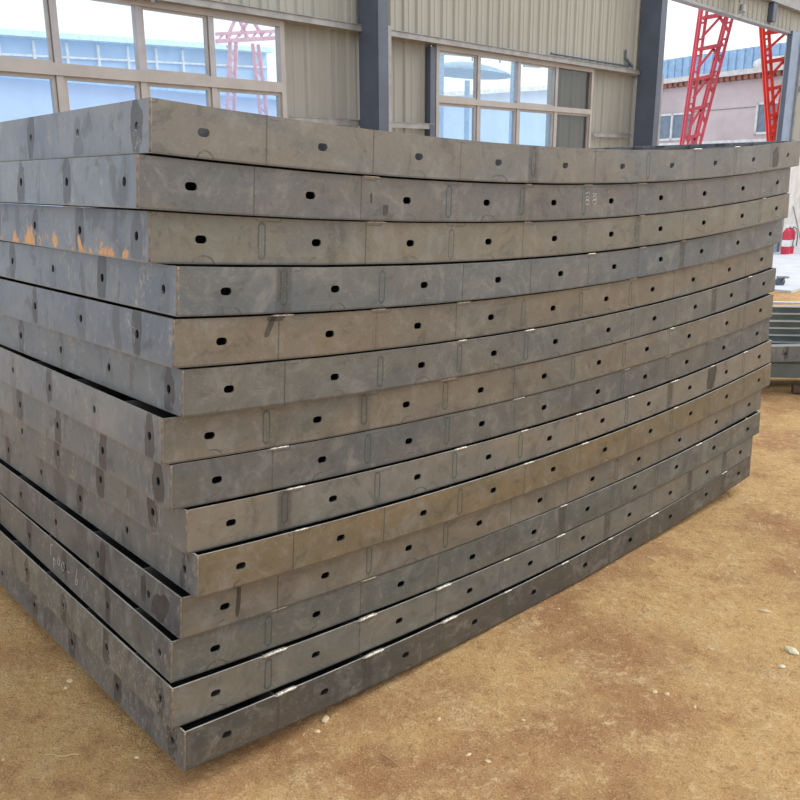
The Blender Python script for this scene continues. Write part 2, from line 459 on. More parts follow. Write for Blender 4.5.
# steel columns (H section)
def column(s, w, label, d=0.30):
    t = thing('steel_column', label, 'column', W(s + w / 2, 0, .2))
    o = -Vector(t.location)
    m = MB()
    def hb(s0, s1, o0, o1):
        p = [W(s0, 0, o1), W(s1, 0, o1), W(s1, 0, o0), W(s0, 0, o0), W(s0, 7, o1), W(s1, 7, o1), W(s1, 7, o0), W(s0, 7, o0)]
        m.hexa([q + o for q in p])
    hb(s, s + w, .05 + d - .014, .05 + d)
    hb(s, s + w, .05, .064)
    hb(s + w / 2 - .008, s + w / 2 + .008, .064, .05 + d - .014)
    m.build('h_section', M_column, t)
    m = MB()   # side plate that closes the web on the window side
    p = [W(s + .004, 0, .05 + d - .014), W(s + .012, 0, .05 + d - .014), W(s + .012, 0, .064), W(s + .004, 0, .064)]
    m.hexa([q + o for q in p] + [q + o + Vector((0, 0, 6.9)) for q in p]); m.build('side_plate', M_column, t)
    m = MB()
    p = [W(s + w - .01, 0, .05 + d + .0), W(s + w + .05, 0, .05 + d), W(s + w + .05, 0, .05 + d - .03), W(s + w - .01, 0, .05 + d - .03)]
    m.hexa([q + o for q in p] + [q + o + Vector((0, 0, 3.25)) for q in p]); m.build('cable_trunking', M_girt, t)
    m = MB(); m.box((-.22, -.22, -.02), (.22, .22, .02)); m.build('base_plate', M_column, t)
column(6.69, .15, 'dark blue-grey steel column between the two windows')
column(12.88, .18, 'dark blue-grey steel column at the left edge of the doorway', .34)

# door
d1 = thing('door_1', 'open doorway frame', 'door', W(16.3, 0)); struct(d1, 'wide open doorway to the yard'); del d1['category']
m = MB(); o = -Vector(d1.location)
def wb(m, o, s0, s1, z0, z1, o0, o1):
    p = [W(s0, z0, o1), W(s1, z0, o1), W(s1, z0, o0), W(s0, z0, o0), W(s0, z1, o1), W(s1, z1, o1), W(s1, z1, o0), W(s0, z1, o0)]
    m.hexa([q + o for q in p])
wb(m, o, 19.39, 19.9, 0, 4.56, 0.0, 0.075); m.build('door_jamb', M_jamb, d1)
m = MB(); wb(m, o, 19.36, 19.39, 0, 4.56, -0.01, 0.08); m.build('jamb_edge', M_column, d1)
m = MB(); wb(m, o, 19.90, 20.0, 0, 4.56, 0.03, 0.12); m.build('jamb_flange', M_girt, d1)
m = MB(); wb(m, o, 19.98, 20.1, 3.38, 3.50, 0.02, 0.16); m.build('jamb_bracket', M_girt, d1)

# windows
def glass(name, tint, refl):
    t = NT(name)
    tr = t.n.new('ShaderNodeBsdfTransparent'); tr.inputs[0].default_value = tint
    gl = t.n.new('ShaderNodeBsdfGlossy'); gl.inputs['Roughness'].default_value = 0.03; gl.inputs[0].default_value = (.8, .9, 1, 1)
    mx = t.n.new('ShaderNodeMixShader'); mx.inputs[0].default_value = refl
    t.link(tr.outputs[0], mx.inputs[1]); t.link(gl.outputs[0], mx.inputs[2])
    t.link(mx.outputs[0], t.n['Material Output'].inputs[0])
    return t.m
M_glass = glass('clear_window_glass', (0.93, 0.97, 1.0, 1), 0.06)
M_glass_b = glass('blue_tinted_window_glass', (0.80, 0.90, 1.0, 1), 0.10)

M_glass_g = glass('grey_tinted_window_glass', (0.74, 0.73, 0.70, 1), 0.06)  # grey tint darkens the ribbed sheet seen through these panes

M_alu = simple('lilac_grey_aluminium', (0.36, 0.35, 0.37, 1), 0.4, 0.2, 0.1, 6)
def window(n, s0, s1, z1, zt0, zt1, mulls, lower, cols_glass_low, label):
    t = thing('window_%d' % n, label, 'window', W((s0 + s1) / 2, 1.1)); struct(t, label); del t['category']
    o = -Vector(t.location)
    z0 = 1.12
    m = MB()
    fw = 0.055
    wb(m, o, s0, s0 + fw, z0, z1, -0.05, 0.03); wb(m, o, s1 - fw, s1, z0, z1, -0.05, 0.03)
    wb(m, o, s0 + fw, s1 - fw, z1 - fw, z1, -0.05, 0.03); wb(m, o, s0 + fw, s1 - fw, z0, z0 + fw, -0.05, 0.03)
    wb(m, o, s0 + fw, s1 - fw, zt0, zt1, -0.05, 0.03)
    m.build('window_frame', M_frame, t)
    edges = [s0 + fw] + mulls + [s1 - fw]
    for a in mulls:
        m = MB(); wb(m, o, a - .030, a + .030, zt1, z1 - fw, -0.045, 0.02); m.build('mullion', M_alu, t)
        m = MB(); wb(m, o, a - .03, a + .03, z0 + fw, zt0, -0.045, 0.02); m.build('mullion', M_frame, t)
    for i, (a, b) in enumerate(zip(edges, edges[1:])):
        for lo, hi, low in ((zt1, z1 - fw, 0), (z0 + fw, zt0, 1)):
            a2 = a + (.035 if i else 0); b2 = b - (.035 if i < len(edges) - 2 else 0)
            if (i + low) % 2 == 0 or low:      # sliding sash frame
                m = MB(); w = .03 if low else .018
                wb(m, o, a2, a2 + w, lo, hi, -.035, .005); wb(m, o, b2 - w, b2, lo, hi, -.035, .005)
                wb(m, o, a2 + w, b2 - w, hi - w, hi, -.035, .005); wb(m, o, a2 + w, b2 - w, lo, lo + w, -.035, .005)
                m.build('sash', M_frame, t)
            m = MB(); wb(m, o, a2 + .005, b2 - .005, lo + .005, hi - .005, -.02, -.015)
            m.build('window_pane', M_glass_g if n == 2 and i == 3 else M_glass_b if low else M_glass, t)
    return t
window(1, 1.30, 5.68, 3.225, 2.55, 2.645, [1.85, 2.6, 3.32, 4.08, 4.82], None, None, 'large cream framed window of many panes at the left')
window(2, 8.0, 11.60, 3.225, 2.575, 2.645, [8.84, 9.71, 10.62], None, None, 'cream framed eight-pane window in the middle')

# ------------------------------------------------------------------ outside: yard slab, buildings
M_conc = simple('bluish_skylit_concrete', (0.60, 0.62, 0.66, 1), 0.8, 0, 0.08, 3)
m = MB()
# concrete apron near the doorway, bluish sky light painted into its colour
pts = [W(13.0, 0, 2.75), W(30, 0, 2.4), W(30, 0, 0.03), W(13.1, 0, 0.03)]
m.hexa([Vector((p.x, p.y, -0.03)) for p in pts] + [Vector((p.x, p.y, 0.03)) for p in pts])
struct(m.build('floor_apron', M_conc), 'pale concrete apron inside the doorway, bluish sky light painted into its colour')
m = MB()
pts = [W(-30, 0, -0.2), W(70, 0, -0.2), W(70, 0, -60), W(-30, 0, -60)]
m.hexa([Vector((p.x, p.y, -0.03)) for p in pts] + [Vector((p.x, p.y, 0.012)) for p in pts])
struct(m.build('floor_yard', M_conc), 'pale concrete yard outside the hall')

M_pink = simple('weathered_pinkish_render', (0.66, 0.56, 0.57, 1), 0.9, 0, 0.12, 0.9)
def corr_mat(name, c1, c2, pitch, axis):
    t = NT(name); P = t.coord()
    dt = t.n.new('ShaderNodeVectorMath'); dt.operation = 'DOT_PRODUCT'
    t.link(P, dt.inputs[0]); dt.inputs[1].default_value = axis
    f = t.math('FRACT', t.math('DIVIDE', dt.outputs['Value'], pitch))
    return t.done(t.mix(t.step(t.math('ABSOLUTE', t.math('SUBTRACT', f, 0.5)), 0.10, 0.2), c2, c1), 0.5)
thB = math.radians(-34)
EB = Vector((math.sin(thB), math.cos(thB), 0)); NB = Vector((math.cos(thB), -math.sin(thB), 0)); KB = 24.458
bld = thing('rendered_building', 'pinkish rendered building with blue corrugated parapet seen through the doorway', 'building', EB * 17 + NB * KB)
def BB(mm, a0, a1, z0, z1, d0, d1):    # a along facade, d toward the hall (-) or inward (+)
    o = Vector(bld.location)
    p = [EB * a0 + NB * (KB + d0), EB * a1 + NB * (KB + d0), EB * a1 + NB * (KB + d1), EB * a0 + NB * (KB + d1)]
    mm.hexa([Vector((q.x, q.y, z0)) - o for q in p] + [Vector((q.x, q.y, z1)) - o for q in p])
m = MB(); BB(m, 8, 21.9, 0, 4.72, 0, 8); m.build('wall', M_pink, bld)
m = MB(); BB(m, 8, 21.9, 4.88, 5.7, 0.6, 0.75)
k = 8.0
while k < 21.8: BB(m, k, k + .1, 4.88, 5.7, 0.55, 0.6); k += .3
m.build('parapet', simple('light_blue_sheet', (0.36, 0.55, 0.78, 1), 0.5), bld)
m = MB(); BB(m, 8, 21.9, 4.80, 4.95, -0.30, 0.7); m.build('cornice', simple('pale_cornice', (0.75, 0.72, 0.70, 1), 0.8), bld)
m = MB(); k = 8.0
while k < 21.8: BB(m, k, k + .13, 4.66, 4.80, -0.22, 0.0); k += .22
BB(m, 8, 21.9, 4.70, 4.78, -0.15, 0)
m.build('tile_course', simple('red_brown_tiles', (0.36, 0.16, 0.12, 1), 0.8), bld)
m = MB(); BB(m, 8, 21.9, 3.82, 3.85, -0.02, 0.0); m.build('joint_line', simple('grey_joint', (0.35, 0.32, 0.32, 1), 0.9), bld)
M_white2 = simple('white_window_frame', (0.8, 0.8, 0.8, 1), 0.5)
M_dkglass = simple('grey_blue_building_glass', (0.22, 0.27, 0.34, 1), 0.15)
for (a0, a1, z0, z1) in ((18.6, 21.4, 2.95, 3.84), (12.9, 16.28, 3.0, 3.95)):
    m = MB(); w = .07
    BB(m, a0, a0 + w, z0, z1, -.06, 0); BB(m, a1 - w, a1, z0, z1, -.06, 0); BB(m, a0, a1, z1 - w, z1, -.06, 0); BB(m, a0, a1, z0, z0 + w, -.06, 0)
    q = a0 + .85
    while q < a1 - .3: BB(m, q - .04, q + .04, z0, z1, -.06, 0); q += .85
    wf = m.build('window', M_white2, bld)
    m = MB(); BB(m, a0 + w, a1 - w, z0 + w, z1 - w, -.02, -.005); m.build('pane', M_dkglass, wf)
m = MB(); BB(m, 8, 21.9, 2.72, 2.86, -.25, 0); m.build('sill_ledge', M_white2, bld)
vent = thing('roof_vent', 'pale round-backed vent on the roof edge of the pink building', 'vent', EB * 16.3 + NB * (KB + .3) + Vector((0, 0, 4.95)))
m = MB(); m.tube([EB * -.55, EB * .0, EB * .30, EB * .42], [.17, .17, .16, .10], 12); 
for v in m.v: v.z += .17
m.build('vent_drum', M_white2, vent, True)
m = MB(); m.box((-.25, -.1, 0), (.25, .1, .05)); m.build('vent_foot', M_white2, vent)

# debris ridge (pale rubble) along the foot of that facade, seen over the stack
# red gantry crane legs
M_red = simple('crane_red_paint', (0.72, 0.10, 0.14, 1), 0.5, 0, 0.12, 2)
M_red2 = simple('brighter_crane_red_paint', (0.86, 0.06, 0.04, 1), 0.5, 0, 0.12, 2)
def lattice_leg(label, Y, c0, c1, z0, z1, rungs, mat, dy=.16):
    """two tapering chords given by x at z0 and z1"""
    def X(c, z): return c[0] + (c[1] - c[0]) * (z - z0) / (z1 - z0)
    zt = 6.9; zb = 0.0
    t = thing('crane_leg', label, 'crane leg', ((X(c0, 0) + X(c1, 0)) / 2, Y, 0))
    o = -Vector(t.location)
    for c in (c0, c1):
        m = MB(); w = .062
        for dx in (-w, w):
            m.bar(Vector((X(c, zb) + dx, Y, zb)) + o, Vector((X(c, zt) + dx, Y, zt)) + o, .05, .06)
            m.bar(Vector((X(c, zb) + dx, Y + dy, zb)) + o, Vector((X(c, zt) + dx, Y + dy, zt)) + o, .05, .05) if dx < 0 else None
        z = .15
        while z < zt - .1:
            m.bar(Vector((X(c, z) - w, Y, z)) + o, Vector((X(c, z) + w, Y, z + .03)) + o, .10, .04); z += .36
        m.build('chord', mat, t)
    for z in rungs:
        a, b = X(c0, z), X(c1, z)
        m = MB(); m.bar(Vector((a, Y, z - .04)) + o, Vector((b, Y, z + .06)) + o, .15, .08); m.build('rung', mat, t)
        m = MB(); mid = a + (b - a) * .62
        m.bar(Vector((a, Y, z - .46)) + o, Vector((mid, Y, z - .03)) + o, .055, .055)
        m.bar(Vector((b, Y, z - .34)) + o, Vector((mid, Y, z - .03)) + o, .055, .055); m.build('knee_brace', mat, t)
    return t
YC = 21.0
def cz(z): return (z - CAM_H) * 1.4 + CAM_H
lattice_leg('pinkish-red lattice crane leg, the left one in the doorway', YC, (6.97, 7.17), (7.26, 7.82), cz(2.21), cz(4.45),
            [cz(z) for z in (2.36, 2.83, 3.32, 3.80, 4.29, 4.78, 5.27)] + [.4, 1.1, 1.8], M_red)
lattice_leg('bright red lattice crane leg beside the right door jamb', YC, (9.10, 8.62), (9.20, 9.45), cz(2.30), cz(4.2),
            [cz(z) for z in (2.45, 2.74, 3.16, 3.60, 4.05, 4.5, 5.0)] + [.4, 1.1, 1.8], M_red2)

# blue shed far behind the left window, parallel to the hall
D2 = 32.0
def W2(s, z, d=0.0): return EX * s + NW * (D2 + d) + Vector((0, 0, z))
shed = thing('blue_shed', 'long pale blue shed with a white roof edge beyond the left window', 'building', W2(16, 0))
def SB(m, s0, s1, za0, za1, d0, d1, slope=0.05):
    o = Vector(shed.location)
    def q(s, z, d): return W2(s, z + (slope * (s - 16) if z > .5 else 0), d) - o
    m.hexa([q(s0, za0, d0), q(s1, za0, d0), q(s1, za0, d1), q(s0, za0, d1), q(s0, za1, d0), q(s1, za1, d0), q(s1, za1, d1), q(s0, za1, d1)])
m = MB(); SB(m, -5, 25, 0, 6.78, 0, 6); m.build('wall', simple('pale_blue_shed_sheet', (0.46, 0.62, 0.82, 1), 0.6, 0, .08, 1), shed)
m = MB(); SB(m, -5, 25, 6.78, 6.98, -.5, 6); m.build('roof_edge', simple('pale_teal_roof', (0.70, 0.88, 0.88, 1), 0.6), shed)
m = MB()
s = -4.5
while s < 25: SB(m, s, s + .10, .6, 6.7, -.12, 0); s += 1.25
SB(m, -5, 25, 6.15, 6.23, -.1, 0); SB(m, -5, 25, 5.35, 5.50, -.1, 0)
m.build('frame_lines', M_white2, shed)
low = thing('white_lean_to', 'low whitish lean-to in front of the blue shed, seen through the lower left panes', 'building', EX * 8 + NW * 24)
m = MB()
for s0, s1, z1, c in ((-6, 22, 4.35, 0),):
    pts = [EX * (s0 - 8) + NW * 0, EX * (s1 - 8) + NW * 0, EX * (s1 - 8) + NW * 6, EX * (s0 - 8) + NW * 6]
    m.hexa(pts + [Vector((p.x, p.y, z1)) for p in pts])
m.build('wall', simple('lilac_white_render', (0.68, 0.76, 0.9, 1), 0.8, 0, .05, 1), low)
m = MB()
pts = [EX * -14.3 + NW * -.3, EX * 14.3 + NW * -.3, EX * 14.3 + NW * 6, EX * -14.3 + NW * 6]
m.hexa([Vector((p.x, p.y, 4.35)) for p in pts] + [Vector((p.x, p.y, 4.45)) for p in pts])
m.build('roof', simple('pale_blue_roof', (0.5, 0.68, 0.9, 1), 0.6), low)

# red lattice tower beyond the left window
M_redt = simple('faded_red_tower_paint', (0.70, 0.38, 0.46, 1), 0.6)
tw = thing('lattice_tower', 'faded red lattice crane frame seen through the right pane of the left window', 'crane', EX * 14.9 + NW * 20)
def T(s, z, d=0): return EX * (s - 14.9) + NW * d + Vector((0, 0, z))
for (s0, s1) in ((13.9, 14.5), (15.75, 15.25)):
    m = MB()
    for e in (-.16, .16):
        m.bar(T(s0 + e, 0), T(s1 + e * .6, 5.35), .09, .09)
    z = .2
    while z < 5.2:
        f = z / 5.35; c = s0 + (s1 - s0) * f
        m.bar(T(c - .15, z), T(c + .15, z + .25), .04, .04); m.bar(T(c + .15, z + .25), T(c - .15, z + .5), .04, .04); z += .5
    m.build('leg', M_redt, tw)
m = MB()
m.bar(T(13.95, 5.28), T(16.2, 5.62), .10, .10); m.bar(T(13.95, 5.46), T(16.2, 5.80), .08, .08)
s = 14.0
while s < 16.0: m.bar(T(s, 5.28 + (s - 13.95) * .15), T(s + .2, 5.5 + (s - 13.95) * .15), .04, .04); s += .28
m.build('girder', M_redt, tw)
m = MB(); m.bar(T(14.3, 5.4), T(14.66, 6.0), .07, .07); m.bar(T(15.0, 5.45), T(14.70, 6.0), .07, .07)
m.bar(T(14.7, 5.5), T(15.1, 6.0), .07, .07); m.bar(T(15.5, 5.6), T(15.15, 6.0), .07, .07); m.build('head_frame', M_redt, tw)

# canopy, posts and gabled shed beyond the middle window
can = thing('yard_canopy', 'blue-grey low domed canopy on posts beyond the middle window', 'canopy', EX * 28.7 + NW * 22)
def Cn(s, z, d=0): return EX * (s - 28.7) + NW * d + Vector((0, 0, z))
M_can = simple('blue_grey_canopy_sheet', (0.34, 0.48, 0.58, 1), 0.6)
vs = []; fs = []; N = 20
prof = [(2.6, 5.95), (2.45, 6.05), (1.7, 6.22), (.8, 6.36), (.0, 6.40)]
for r, z in prof[:-1]:
    for k in range(N): vs.append(Cn(28.7 + r * math.cos(2 * PI * k / N), z, 1.3 + r * .5 * math.sin(2 * PI * k / N)))
vs.append(Cn(28.7, 6.40, 1.3)); vs.append(Cn(28.7, 5.9, 1.3))
for j in range(3):
    for k in range(N): fs.append((j * N + k, j * N + (k + 1) % N, (j + 1) * N + (k + 1) % N, (j + 1) * N + k))
for k in range(N):
    fs.append((3 * N + k, 3 * N + (k + 1) % N, 4 * N)); fs.append(((k + 1) % N, k, 4 * N + 1))
link('canopy_roof', mesh_of('canopy_roof', vs, fs), M_can, can)
for s, w, zt in ((25.75, .32, 8), (30.45, .42, 6.5), (27.35, .12, 5.5)):
    m = MB(); m.bar(Cn(s, 0, .2), Cn(s, zt, .2), w, .2); m.build('post', simple('pale_blue_post', (0.40, 0.55, 0.68, 1), 0.6), can)
m = MB(); m.bar(Cn(25.4, 6.30), Cn(32, 6.62), .07, .07); m.bar(Cn(25.4, 6.52), Cn(32, 6.86), .05, .05)
for s in (27.4, 29.2, 31.0, 32): m.bar(Cn(s, 6.15 + (s - 26) * .05), Cn(s, 6.7 + (s - 26) * .05), .06, .06)
m.bar(Cn(30.9, 6.35), Cn(32.1, 6.40), .08, .08)
m.build('catwalk_rail', simple('green_grey_rail', (0.33, 0.42, 0.40, 1), 0.6), can)
sh = thing('gabled_shed', 'pale blue shed with a sloping white roof beyond the middle window', 'building', EX * 33 + NW * 27)
def Gs(s, z, d=0): return EX * (s - 33) + NW * d + Vector((0, 0, z))
M_pblue = simple('very_pale_blue_sheet', (0.66, 0.75, 0.87, 1), 0.6, 0, .06, 1)
m = MB(); m.hexa([Gs(27.5, 0), Gs(46, 0), Gs(46, 0, 8), Gs(27.5, 0, 8), Gs(27.5, 5.05), Gs(46, 7.0), Gs(46, 7.0, 8), Gs(27.5, 5.05, 8)]); m.build('wall', M_pblue, sh)
m = MB(); m.hexa([Gs(27.0, 5.0, -.4), Gs(46.5, 7.05, -.4), Gs(46.5, 7.05, 8.4), Gs(27.0, 5.0, 8.4), Gs(27.0, 5.2, -.4), Gs(46.5, 7.3, -.4), Gs(46.5, 7.3, 8.4), Gs(27.0, 5.2, 8.4)]); m.build('roof', M_white2, sh)

# ------------------------------------------------------------------ small fixtures on the wall
def lamp_fixture():
    t = thing('flood_lamp', 'small silver flood lamp fixed above the doorway', 'lamp', W(16.35, 4.72, .16))
    m = MB(); m.tube([(0, 0, 0), (-.05, -.06, .08)], .02); m.build('bracket', M_girt, t)
    m = MB(); m.tube([Vector((-.02, -.03, .10)), Vector((-.07, -.12, .12)), Vector((-.10, -.19, .13))], [.05, .09, .12], 14); m.build('lamp_head', M_bead, t, True)
    m = MB(); m.tube([Vector((.04, -.02, -.06)), Vector((.02, -.06, -.18))], [.05, .06], 12); m.build('junction_box', M_girt, t)
lamp_fixture()
hook = thing('wall_bracket', 'small black bracket and cable on the cladding right of the middle window', 'bracket', W(12.5, 3.45, .03))
m = MB(); m.bar((0, 0, 0), W(12.66, 3.33, .08) - W(12.5, 3.45, .03), .03, .03); m.bar((0, 0, -.02), (0, 0, .12), .025, .025)
m.bar((0.01, 0, -.1), (0.1, .08, -.1), .02, .03); m.build('bracket_arm', M_column, hook)
m = MB(); m.tube([W(10.4 + i * .21, 3.335, .05) - Vector(hook.location) for i in range(11)], .014, 6); m.build('cable', M_column, hook)
br = thing('window_clamp', 'grey bracket clamped over the head of the left window', 'bracket', W(4.08, 3.27, .1))
m = MB()
for a in (-.12, -.02, .1): m.bar(EX * a + Vector((0, 0, -.07)), EX * (a + .03) + Vector((0, 0, .12)), .035, .03)
m.bar(EX * -.16 + Vector((0, 0, -.03)), EX * .16 + Vector((0, 0, -.03)), .03, .04); m.build('clamp_body', M_girt, br)

# ------------------------------------------------------------------ formwork panel geometry
def arcP(u, v, w):
    th = (u - L / 2) / RAD; t0 = -L / 2 / RAD
    return Vector(((RAD - v) * math.sin(th) - RAD * math.sin(t0), w, -(RAD - v) * math.cos(th) + RAD * math.cos(t0)))

def plate_mesh(name, cells, hole_r, U0, U1, V1, mapf, th, usub):
    """plate with slotted holes; mapf(u,v,side) side 0 front, th back"""
    NS = 6
    verts2 = []; key = {}; faces = []
    def V2(u, v):
        k = (round(u, 5), round(v, 5))
        if k not in key: key[k] = len(verts2); verts2.append((u, v))
        return key[k]
    cw = .05
    cur = U0
    def strip(a, b):
        if b - a < 1e-4: return
        n = max(1, int((b - a) / usub))
        for i in range(n):
            x0 = a + (b - a) * i / n; x1 = a + (b - a) * (i + 1) / n
            for j in range(NS):
                faces.append([V2(x0, V1 * j / NS), V2(x1, V1 * j / NS), V2(x1, V1 * (j + 1) / NS), V2(x0, V1 * (j + 1) / NS)])
    for c in cells:
        strip(cur, c - cw)
        per = []
        for j in range(NS): per.append((c + cw, V1 * j / NS))
        for j in range(NS): per.append((c + cw - 2 * cw * j / NS, V1))
        for j in range(NS): per.append((c - cw, V1 - V1 * j / NS))
        for j in range(NS): per.append((c - cw + 2 * cw * j / NS, 0))
        hx, hy = hole_r
        ring = []
        for i, (pu, pv) in enumerate(per):
            a = math.atan2((pv - V1 / 2) / (V1 / 2), (pu - c) / cw)
            r = min(hx, hy); ca, sa = math.cos(a), math.sin(a)
            ring.append((c + r * ca + (hx - r) * max(-1, min(1, ca * 3)), V1 / 2 + r * sa + (hy - r) * max(-1, min(1, sa * 3))))
        n = len(per)
        for i in range(n):
            faces.append([V2(*per[i]), V2(*per[(i + 1) % n]), V2(*ring[(i + 1) % n]), V2(*ring[i])])
        cur = c + cw
    strip(cur, U1)
    nv = len(verts2)
    vs = [mapf(u, v, 0) for u, v in verts2] + [mapf(u, v, th) for u, v in verts2]
    edges = {}; topf = []
    for f in faces:
        for i in range(len(f)):
            e = (f[i], f[(i + 1) % len(f)]); edges[e] = 1
    fs = [tuple(f) for f in faces] + [tuple(i + nv for i in reversed(f)) for f in faces]
    for (a, b) in edges:
        if (b, a) not in edges:
            if abs(verts2[a][1] - V1) < 1e-5 and abs(verts2[b][1] - V1) < 1e-5: topf.append(len(fs))
            fs.append((b, a, a + nv, b + nv))
    me = mesh_of(name, vs, fs)
    for k in topf: me.polygons[k].material_index = 1
    uvl = me.uv_layers.new(name='UVMap')
    for p in me.polygons:
        for li in p.loop_indices:
            uvl.data[li].uv = verts2[me.loops[li].vertex_index % nv]
    bm = bmesh.new(); bm.from_mesh(me); bmesh.ops.recalc_face_normals(bm, faces=bm.faces); bm.to_mesh(me); bm.free()
    return me

TP = 0.005
cells = [A0 + S * (k + .5) for k in range(10)]
me_front = plate_mesh('curved_side_plate', cells, (.0160, .0100), TP, L - TP, HP, lambda u, v, w: arcP(u, v, w), TP, .15)
me_back = plate_mesh('curved_back_plate', cells, (.0160, .0100), TP, L - TP, HP, lambda u, v, w: arcP(u, v, WID - w), TP, .15)
ecells = [LB + LT_ * k for k in range(6)]
me_endl = plate_mesh('straight_end_plate', ecells, (.0095, .0115), 0, WID, HP, lambda u, v, w: arcP(w, v, u), TP, .3)
me_ends = plate_mesh('straight_end_plate', [.191 + LT_ * k for k in range(5)], (.0095, .0115), 0, WID, HP, lambda u, v, w: arcP(w, v, u), TP, .3)
for l_ in me_ends.uv_layers[0].data: l_.uv.x -= .191 - LB
me_ends.materials.append(M_end); me_ends.materials.append(M_cut_hilite)
me_endr = plate_mesh('far_end_plate', ecells, (.0095, .0115), 0, WID, HP, lambda u, v, w: arcP(L - w, v, u), TP, .3)
for me, mt in ((me_front, M_front), (me_back, M_front), (me_endl, M_end), (me_endr, M_end)): me.materials.append(mt); me.materials.append(M_cut_hilite)
def skin_mesh():
    vs = []; fs = []; n = 24
    for i in range(n + 1):
        u = TP + (L - 2 * TP) * i / n
        for v in (0.0, 0.004):
            for w in (TP, WID - TP): vs.append(arcP(u, v, w))
    for i in range(n):
        a = i * 4; b = a + 4
        fs += [(a, b, b + 1, a + 1), (a + 2, a + 3, b + 3, b + 2), (a, a + 2, b + 2, b), (a + 1, b + 1, b + 3, a + 3)]
    fs += [(0, 1, 3, 2), (n * 4, n * 4 + 2, n * 4 + 3, n * 4 + 1)]
    return mesh_of('skin_sheet', vs, fs, False)
me_skin = skin_mesh(); me_skin.materials.append(M_in)
me_ribs = []
for k in range(1, 10):
    m = MB(); u = A0 + S * k
    q = [arcP(u - .003, .005, TP), arcP(u + .003, .005, TP), arcP(u + .003, .005, WID - TP), arcP(u - .003, .005, WID - TP)]
    r = [arcP(u - .003, HP - .012, TP), arcP(u + .003, HP - .012, TP), arcP(u + .003, HP - .012, WID - TP), arcP(u - .003, HP - .012, WID - TP)]
    m.hexa(q + r); me = mesh_of('cross_rib', m.v, m.f); me.materials.append(M_in); me_ribs.append(me)
me_long = []
for k in range(5):
    y = LB + LT_ * (k + .5); vs = []; fs = []; n = 20
    for i in range(n + 1):
        u = TP + (L - 2 * TP) * i / n
        for v in (0.005, HP - .004):
            for w in (y - .003, y + .003): vs.append(arcP(u, v, w))
    for i in range(n):
        a = i * 4; b = a + 4
        fs += [(a, b, b + 1, a + 1), (a + 2, a + 3, b + 3, b + 2), (a, a + 2, b + 2, b), (a + 1, b + 1, b + 3, a + 3)]
    fs += [(0, 1, 3, 2), (n * 4, n * 4 + 2, n * 4 + 3, n * 4 + 1)]
    me = mesh_of('long_rib', vs, fs); me.materials.append(M_in); me_long.append(me)
def bead_mesh(ln, r, drop, seed):
    rng = random.Random(seed); vs = []; fs = []; n = max(12, int(ln / .0035)); m_ = 8
    for i in range(n + 1):
        f = i / n; x = (f - .5) * ln
        env = math.sin(PI * min(1, max(0.02, min(f, 1 - f) * 5 + .05)) / 2)
        rr = r * env * (1 + .16 * math.sin(i * 2.1) + .2 * (rng.random() - .5))
        for k in range(m_):
            a = 2 * PI * k / m_
            vs.append(Vector((x, .0025 - .2 * r + rr * .95 * math.cos(a), rr * .62 * math.sin(a) - .3 * r - drop * max(0, .5 - f))))
    for i in range(n):
        for k in range(m_): fs.append((i * m_ + k, i * m_ + (k + 1) % m_, (i + 1) * m_ + (k + 1) % m_, (i + 1) * m_ + k))
    fs.append(tuple(range(m_))[::-1]); fs.append(tuple(n * m_ + k for k in range(m_)))
    me = mesh_of('weld_bead', vs, fs, True); me.materials.append(M_bead); return me
beads = [bead_mesh(.05 + .008 * i, .0048 + .0006 * (i % 3), 0, i) for i in range(5)] + [bead_mesh(.085 + .006 * i, .0082, .004, 20 + i) for i in range(3)]
m = MB(); m.tube([arcP(.001, .002 + HP * i / 16 * .97, .001 + .0012 * math.sin(i * 2.3)) for i in range(17)], [.0028 + .0008 * math.sin(i * 1.7) for i in range(17)], 8)
me_corner = mesh_of('corner_weld', m.v, m.f, True); me_corner.materials.append(M_corner)

def g(r, gg, b, k=1.0):
    c = srgb(r, gg, b); return (c[0] * k, c[1] * k, c[2] * k, 1)
V = [(-0.56477, 1.95249, 0.06335, 0.83709, 0.00052), (-0.59861, 1.93468, -0.05922, 0.83414, -0.0011), (-0.59122, 1.96723, -0.1860, 0.83917, -0.00021),
     (-0.53631, 1.97245, -0.31486, 0.81821, 0.00043), (-0.55332, 1.96656, -0.44097, 0.81347, 4e-05), (-0.54495, 1.98041, -0.56946, 0.82024, 0.00159),
     (-0.60234, 1.97123, -0.6920, 0.83598, -0.00052), (-0.59206, 1.97951, -0.81834, 0.83254, 0.00039), (-0.56414, 1.99137, -0.94701, 0.83293, 0.0018),
     (-0.54134, 1.98003, -1.0700, 0.82821, 0.00105), (-0.59273, 1.97976, -1.1930, 0.83247, -0.00083), (-0.62526, 1.96807, -1.3165, 0.84254, -0.00117),
     (-0.62517, 1.94011, -1.4415, 0.83095, -0.00215), (-0.59835, 1.93158, -1.5710, 0.82257, -0.00034)]
